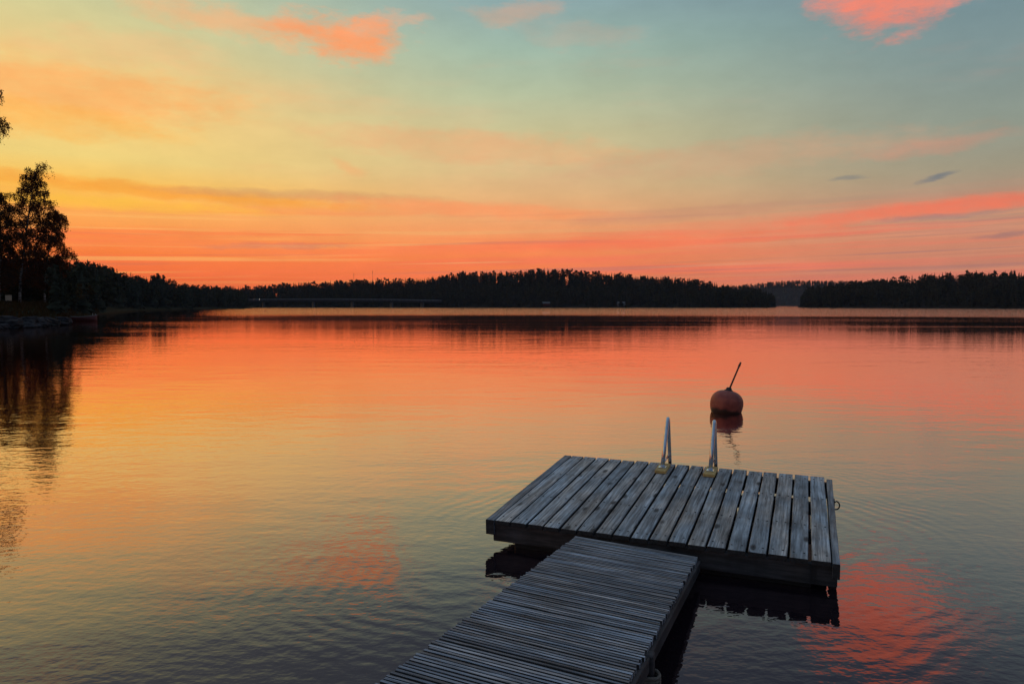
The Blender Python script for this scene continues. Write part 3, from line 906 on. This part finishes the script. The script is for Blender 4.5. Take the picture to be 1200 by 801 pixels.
# car crossing with its headlights on
tt = (297 - 272) / (516 - 272); x = -LB / 2 + LB * tt
cp = br.matrix_basis @ Vector((x, -1.8, camber(x)))
car = empty('car', cp, br.rotation_euler.z)
tag(car, 'small dark car with lit headlights on the bridge', 'car')
cb = MB()
V = [(x_, s * .85, z_) for s in (-1, 1) for x_, z_ in ((-2.1, .35), (2.1, .35), (2.15, .75), (1.0, .95), (.4, 1.42), (-1.2, 1.42), (-2.0, .95))]
cb.add(V, [tuple(range(7))[::-1], tuple(range(7, 14))] + [(i, (i + 1) % 7, 7 + (i + 1) % 7, 7 + i) for i in range(7)])
cb.build('body', M_CAR, car)
for x_ in (-1.3, 1.3):
    for s in (-.8, .8):
        MB().lathe([(.3, -.1), (.3, .1)], 12, Matrix.Translation((x_, s, .3)) @ Matrix.Rotation(R(90), 4, 'X')).build('wheel', M_FLOAT, car)
for s in (-.6, .6):
    MB().lathe([(.15, 0), (.19, .05), (.13, .10)], 10, Matrix.Translation((2.12, s, .66)) @ Matrix.Rotation(R(90), 4, 'Y')).build('headlight', M_LAMP, car)

# cabins and masts on the far shore
def cabin(px, r, label, wallmat, rz=0, off=14):
    a = az(px); rr = interp(centre.shore, a) + r + 8
    P = polar(a, rr, centre.z(a, rr) - .2)
    o = empty('cabin', P, rz - R(a))
    tag(o, label, 'cabin', 'cabins on the far shore')
    MB().box((0, 0, 1.1), (6.4, 6, 2.2)).build('wall', wallmat, o)
    rf = MB()
    rf.add([(-3.5, -3.6, 2.1), (3.5, -3.6, 2.1), (3.5, 0, 3.5), (-3.5, 0, 3.5), (-3.5, 3.6, 2.1), (3.5, 3.6, 2.1), (-3.5, -3.6, 2.25), (3.5, -3.6, 2.25), (3.5, 0, 3.65), (-3.5, 0, 3.65), (-3.5, 3.6, 2.25), (3.5, 3.6, 2.25)],
           [(0, 1, 2, 3), (3, 2, 5, 4), (9, 8, 7, 6), (10, 11, 8, 9), (0, 6, 7, 1), (4, 5, 11, 10), (0, 3, 9, 6), (3, 4, 10, 9), (1, 7, 8, 2), (2, 8, 11, 5)])
    rf.build('roof', M_ROOF, o)
    for x in (-2.0, 0, 2.0):
        MB().box((x, -3.03, 1.25), (.9, .08, .8)).build('window', M_DARKGL, o)
cabin(640, 4, 'small red cabin with pale roof at the centre of the far shore', M_REDW, .1)
cabin(728, 6, 'small grey cabin with pale roof right of the red one on the far shore', M_GREYW, -.2)
def mast(px, ytop, label):
    a = az(px); rr = interp(centre.shore, a) + centre.depth * 1.05
    z0 = centre.z(a, rr)
    zt = ZC + math.tan(R(azel(px, ytop)[1])) * rr
    o = empty('radio_mast', polar(a, rr, z0))
    tag(o, label, 'mast', 'masts above the far wood')
    MB().tube([(0, 0, -.5), (0, 0, zt - z0)], [.16, .10], 6).build('pole', M_IRON, o)
    for q in (.90, .96):
        MB().box((0, 0, (zt - z0) * q), (.7, .2, .35)).build('antenna', M_IRON, o)
mast(415, 320, 'left thin radio mast above the far wood')
mast(437, 317, 'right thin radio mast above the far wood')

# ------------------------------------------------------------------ floating swimming platform
WD, LD = PLAT['W'], PLAT['L']
deckz = ZC - 1.62
ea, nb = -.0044, .059
Rm = Matrix.Rotation(PLAT['t'], 3, 'Z') @ Matrix.Rotation(math.atan(nb), 3, 'X') @ Matrix.Rotation(-math.atan(ea), 3, 'Y')
pf = empty('swimming_platform', (PC.x, PC.y, 0))
pf.rotation_euler = Rm.to_euler()
tag(pf, 'grey weathered plank swimming platform floating at the end of the gangway', 'platform')
PMAT = Matrix.Translation((PC.x, PC.y, 0)) @ Rm.to_4x4()
TOP = deckz                      # deck surface in platform space
g = random.Random(12)
pitch = WD / 18
thick = .034
def plank_mesh(w, l, seed, th=thick):
    gg = random.Random(seed)
    ns = 9
    V, Fc = [], []
    b = .004
    for i in range(ns):
        y = -l / 2 + l * i / (ns - 1)
        dl, dr = gg.gauss(0, .0011), gg.gauss(0, .0011)
        cup = gg.gauss(-.0008, .0008)
        if i in (0, ns - 1):
            y += gg.uniform(-.002, .002)
        V += [(-w / 2 + dl, y, -th), (-w / 2 + dl, y, -b), (-w / 2 + b + dl, y, 0), (0, y, cup), (w / 2 - b + dr, y, 0), (w / 2 + dr, y, -b), (w / 2 + dr, y, -th)]
    for i in range(ns - 1):
        for j in range(7):
            a, c = i * 7 + j, i * 7 + (j + 1) % 7
            Fc.append((a, c, c + 7, a + 7))
    me = bpy.data.meshes.new('plank')
    e = (ns - 1) * 7
    me.from_pydata(V, [], [q[::-1] for q in Fc] + [tuple(range(7)), tuple(range(e, e + 7))[::-1]])
    me.update()
    me.materials.append(M_BEAMY if th > .05 else M_PLANK)
    me.materials.append(M_ENDSHADE)
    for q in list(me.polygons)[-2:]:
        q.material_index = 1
    if th < .05:  # plank sides and undersides: shade of the gaps painted in
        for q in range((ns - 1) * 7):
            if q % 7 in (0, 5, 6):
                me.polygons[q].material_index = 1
    return me
# nail heads
nail = MB().lathe([(.0072, -.001), (.0072, .0012), (.004, .0024)], 8).mesh('nail')
nail.materials.append(M_IRON)
JV = [-LD / 2 + .10, -LD / 6, LD / 6, LD / 2 - .10]
for i in range(18):
    w = .1165 + g.uniform(-.002, .002)
    if i < 2:
        w += .006
    x = -WD / 2 + pitch * i + .117 / 2 + g.uniform(-.0015, .0015)
    l = LD + g.uniform(-.008, .010)
    o = obj('plank', plank_mesh(w, l, 100 + i), M_PLANK, pf)
    o.location = (x, g.uniform(-.006, .006), TOP + g.uniform(-.002, .002))
    o.rotation_euler = (0, g.uniform(-.012, .012), g.uniform(-.0016, .0016))
    for jv in JV:
        for sd in (-.034, .034):
            q = bpy.data.objects.new('nail', nail); link(q, o)
            q.location = (sd + g.uniform(-.004, .004), jv + g.uniform(-.006, .006), .0008)
# side boards
for (x, w, h, y0, y1) in ((-WD / 2 - .012 - .036, .070, .118, -LD / 2 - .008, LD / 2 - .003), (WD / 2 - .010 + .030, .046, .105, -LD / 2 - .020, LD / 2 - .05)):
    o = obj('side_board', plank_mesh(w, y1 - y0, 55, h), M_BEAMY, pf)
    o.location = (x, (y0 + y1) / 2, TOP - .003)
    if x > 0:
        o.rotation_euler = (0, 0, -.004)
# joists and front / back beams
for jv in JV[1:3]:
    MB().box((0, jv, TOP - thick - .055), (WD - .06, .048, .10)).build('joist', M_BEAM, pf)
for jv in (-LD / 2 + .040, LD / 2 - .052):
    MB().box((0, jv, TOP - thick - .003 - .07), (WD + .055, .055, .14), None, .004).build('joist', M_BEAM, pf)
# floats
for x in (-WD / 2 + .42, WD / 2 - .42):
    MB().box((x, 0, TOP - thick - .145 - .17), (.58, LD - .22, .34), None, .03).build('float', M_FLOAT, pf)
MB().box((0, 0, TOP - thick - .145 - .12), (.9, LD - .30, .24), None, .03).build('float', M_FLOAT, pf)
MB().box((0, -LD / 2 + .112, TOP - thick - .128 - .13), (WD - .26, .105, .26), None, .01).build('float', M_FLOAT, pf)
# shackle on the right side
sh = MB()
yy = LD / 2 - .62
xx = WD / 2 + .048
sh.box((xx, yy, TOP - .045), (.008, .07, .07), None, .002)
pts = [(xx + .012 + .030 * math.sin(t), yy + .012 * math.cos(t * .5), TOP - .03 - .030 + .034 * math.cos(t)) for t in [2 * math.pi * i / 16 for i in range(17)]]
sh.tube(pts, .006, 6)
sh.build('shackle', M_IRON, pf, False)

# ------------------------------------------------------------------ swimming ladder
def deckpt(px, py):
    d = pxdir(px, py); o = Vector((0, 0, ZC))
    inv = PMAT.inverted()
    o2, d2 = inv @ o, inv.to_3x3() @ d
    t = (TOP - o2.z) / d2.z
    return o2 + d2 * t
ld = empty('swim_ladder', (PC.x, PC.y, 0))
ld.rotation_euler = Rm.to_euler()
tag(ld, 'steel swimming ladder with two tall handrails on the platform edge', 'ladder')
back = LD / 2
for (fx, fy) in ((776.2, 551), (832.4, 555)):
    p = deckpt(fx, fy)
    b0 = TOP
    blk = MB().box((p.x, p.y + .02, b0 + .0165), (.105, .27, .030), Euler((0, 0, g.uniform(-.03, .03))), .005).build('mounting_block', M_YWOOD, ld)
    tp, bt = Vector((p.x + .004, back + .015, TOP + .478)), Vector((p.x + .034, back + .11, TOP - .62))
    f0 = Vector((p.x, p.y, b0 + .033))
    arc = []
    a1 = (tp - f0).normalized(); a2 = (bt - tp).normalized()
    rr = .035
    c0 = tp - a1 * .075; c1 = tp + a2 * .075
    for i in range(9):
        t = i / 8
        arc.append((1 - t) ** 2 * c0 + 2 * t * (1 - t) * (tp + Vector((0, 0, .012))) + t * t * c1)
    rail = MB().tube([f0, f0.lerp(c0, .5)] + arc + [c1.lerp(bt, .4), bt], .019, 12).build('handrail', M_STEEL, ld, True)
    MB().box((p.x, p.y, b0 + .036), (.07, .07, .006), None, .001).build('foot_plate', M_STEEL, blk)
    MB().tube([f0 + Vector((0, .03, .03)), Vector((p.x, back + .055, TOP + .062))], .011, 8).build('brace', M_STEEL, rail, True)
pa, pb = deckpt(776.2, 551), deckpt(832.4, 555)
for q in range(3):
    zz = TOP - .16 - .20 * q
    y_ = back + .085 - (.62 + zz - TOP) * .07
    MB().box(((pa.x + pb.x) / 2, y_, zz), (abs(pb.x - pa.x), .06, .025), None, .005).build('rung', M_STEEL, ld)

# ------------------------------------------------------------------ gangway of thin slats
E_L, E_R = onz(675, 627.5, .19), onz(818, 652, .165)
N_L, N_R = onz(443, 801, .38), onz(737, 801, .36)
dirL, dirR = (N_L - E_L).normalized(), (N_R - E_R).normalized()
dr = (dirL + dirR).normalized()
ac = E_R - E_L
wid = ac.length
gw = empty('gangway', (E_L + E_R) / 2 - Vector((0, 0, (E_L.z + E_R.z) / 2)))
gang_o = gw.location.copy()
tag(gw, 'weathered grey gangway of thin cross slats leading to the platform', 'gangway')
acn = ac.normalized()
nrm = acn.cross(-dr).normalized()
if nrm.z < 0:
    nrm = -nrm
fwd = nrm.cross(acn).normalized()
SM = Matrix((acn, fwd, nrm)).transposed()
def slat_mesh(seed):
    gg = random.Random(seed)
    V, Fc = [], []
    w, th, ns, b = .0168, .026, 7, .0016
    for i in range(ns):
        x = -wid / 2 + wid * i / (ns - 1)
        j1, j2 = gg.gauss(0, .0007), gg.gauss(0, .0006)
        V += [(x, -w / 2 + j1, -th), (x, -w / 2 + j1, -b), (x, -w / 2 + b + j1, j2), (x, w / 2 - b + j1, j2), (x, w / 2 + j1, -b), (x, w / 2 + j1, -th)]
    for i in range(ns - 1):
        for j in range(6):
            a, c = i * 6 + j, i * 6 + (j + 1) % 6
            Fc.append((a, a + 6, c + 6, c))
    me = bpy.data.meshes.new('slat')
    e = (ns - 1) * 6
    me.from_pydata(V, [], [q[::-1] for q in Fc] + [tuple(range(6))[::-1], tuple(range(e, e + 6))])
    me.update()
    me.materials.append(M_SLAT)
    me.materials.append(M_ENDSHADE)  # slat sides and undersides take a dark colour as painted gap shade
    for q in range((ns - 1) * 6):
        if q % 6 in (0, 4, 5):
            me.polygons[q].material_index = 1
    return me
SL = [slat_mesh(i) for i in range(10)]
g = random.Random(9)
s = .014
for i in range(200):
    o = bpy.data.objects.new('slat', SL[g.randrange(10)]); link(o, gw)
    c = (E_L + E_R) / 2 + dr * s - gang_o
    o.location = c + nrm * g.gauss(0, .0009) + acn * g.gauss(0, .004)
    e = SM.to_euler()
    o.rotation_euler = e
    o.rotation_euler.z += g.gauss(0, .0012)
    o.rotation_euler.x += g.gauss(0, .025)
    o.scale = (1, g.uniform(.92, 1.08), 1)
    s += .0292 + g.gauss(0, .0008) + (.003 if g.random() < .05 else 0)
LG = s
for sd in (-1, 1):
    c0 = gang_o * 0 + ((E_L + E_R) / 2 - gang_o) + acn * sd * (wid / 2 - .012 if sd < 0 else wid / 2 + .004)
    mid = c0 + dr * (LG / 2 + .01)
    xax = -dr; yax = nrm.cross(xax).normalized(); zax = xax.cross(yax)
    MM = Matrix((xax, yax, zax)).transposed()
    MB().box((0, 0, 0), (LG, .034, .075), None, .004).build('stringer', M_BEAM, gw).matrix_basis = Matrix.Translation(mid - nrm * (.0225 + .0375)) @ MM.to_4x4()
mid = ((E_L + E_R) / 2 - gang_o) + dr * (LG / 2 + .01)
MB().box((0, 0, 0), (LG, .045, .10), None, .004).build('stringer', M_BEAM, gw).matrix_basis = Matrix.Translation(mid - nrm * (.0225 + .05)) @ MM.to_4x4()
# hinge between gangway and platform
for q in (.12, .88):
    p = E_L.lerp(E_R, q) - gang_o - dr * .03 - nrm * .06
    MB().box((0, 0, 0), (.05, .12, .05), None, .004).build('hinge', M_IRON, gw).matrix_basis = Matrix.Translation(p) @ SM.to_4x4()
# support post on the right-hand side with its rope lashing
pp = onz(757, 776, .24)
MB().box((pp.x - gang_o.x, pp.y - gang_o.y, -.20), (.075, .055, .98), Euler((0, 0, PLAT['t'])), .006).build('support_post', M_BEAM, gw)
rp = MB()
cx, cy = pp.x - gang_o.x, pp.y - gang_o.y
for k2 in range(3):
    rp.tube([(cx + .062 * math.cos(t), cy - .005 + .05 * math.sin(t), .155 + .016 * k2 + .004 * math.sin(3 * t)) for t in [2 * math.pi * i / 14 for i in range(15)]], .009, 6)
rp.tube([(cx + .05, cy - .03, .16), (cx + .085, cy - .05, .12), (cx + .09, cy - .06, .03), (cx + .07, cy - .06, -.05)], .009, 6)
rp.build('rope_lashing', M_ROPE, gw, True)
# trestle below the shoreward end
for sd in (-.8, .8):
    p = ((E_L + E_R) / 2 - gang_o) + dr * (LG - .3) + acn * sd * wid / 2 * .9
    MB().box((p.x, p.y, p.z - .14 - .35), (.09, .09, .7), None, .006).build('support_post', M_BEAM, gw)

# ------------------------------------------------------------------ mooring buoy
P = onz(850, 482.5)
bu = empty('mooring_buoy', P)
bu.rotation_euler = (R(-3), R(9), 0)
tag(bu, 'round salmon red mooring buoy with a leaning rod behind the ladder', 'buoy')
prof = []
for i in range(21):
    t = math.pi * i / 20
    cz, sr = -math.cos(t), math.sin(t)
    r_ = .285 * (abs(sr) ** .78)
    z_ = .155 + (.235 if cz > 0 else .30) * (abs(cz) ** .92) * (1 if cz > 0 else -1)
    prof.append((max(r_, .004), z_))
body = MB().lathe(prof, 40).build('body', M_BUOY, bu, True)
MB().tube([(.2865 * math.cos(t), .2865 * math.sin(t), .155) for t in [2 * math.pi * i / 48 for i in range(49)]], .004, 6, False).build('moulded_seam', M_BUOY, body, True)
MB().lathe([(.075, .368), (.078, .392), (.055, .402), (.045, .43), (.03, .445)], 20).build('neck', M_NECK, bu, False)
rod = MB().tube([(0, 0, .38), (.045, 0, .56), (.105, .0, .80), (.118, 0, .86)], [.017, .016, .015, .020], 8).build('rod', M_STICK, bu, True)
MB().tube([(.118, 0, .85), (.135, 0, .92)], [.022, .014], 8).build('rod_tip', M_STICK, bu, True)

# ------------------------------------------------------------------ evening air
hz = MB().box((0, 1000, 22), (6600, 6600, 46)).mesh('haze')
mz, kz, oz = material('evening_haze')
pv = kz.n('ShaderNodeVolumePrincipled', {'Color': (.78, .82, 1.0, 1), 'Density': .000065, 'Anisotropy': .1})
kz.t.links.new(pv.outputs[0], oz.inputs['Volume'])
mz.cycles.homogeneous_volume = True
tag(obj('haze', hz, mz), 'thin evening haze over the lake', None, None, 'stuff')
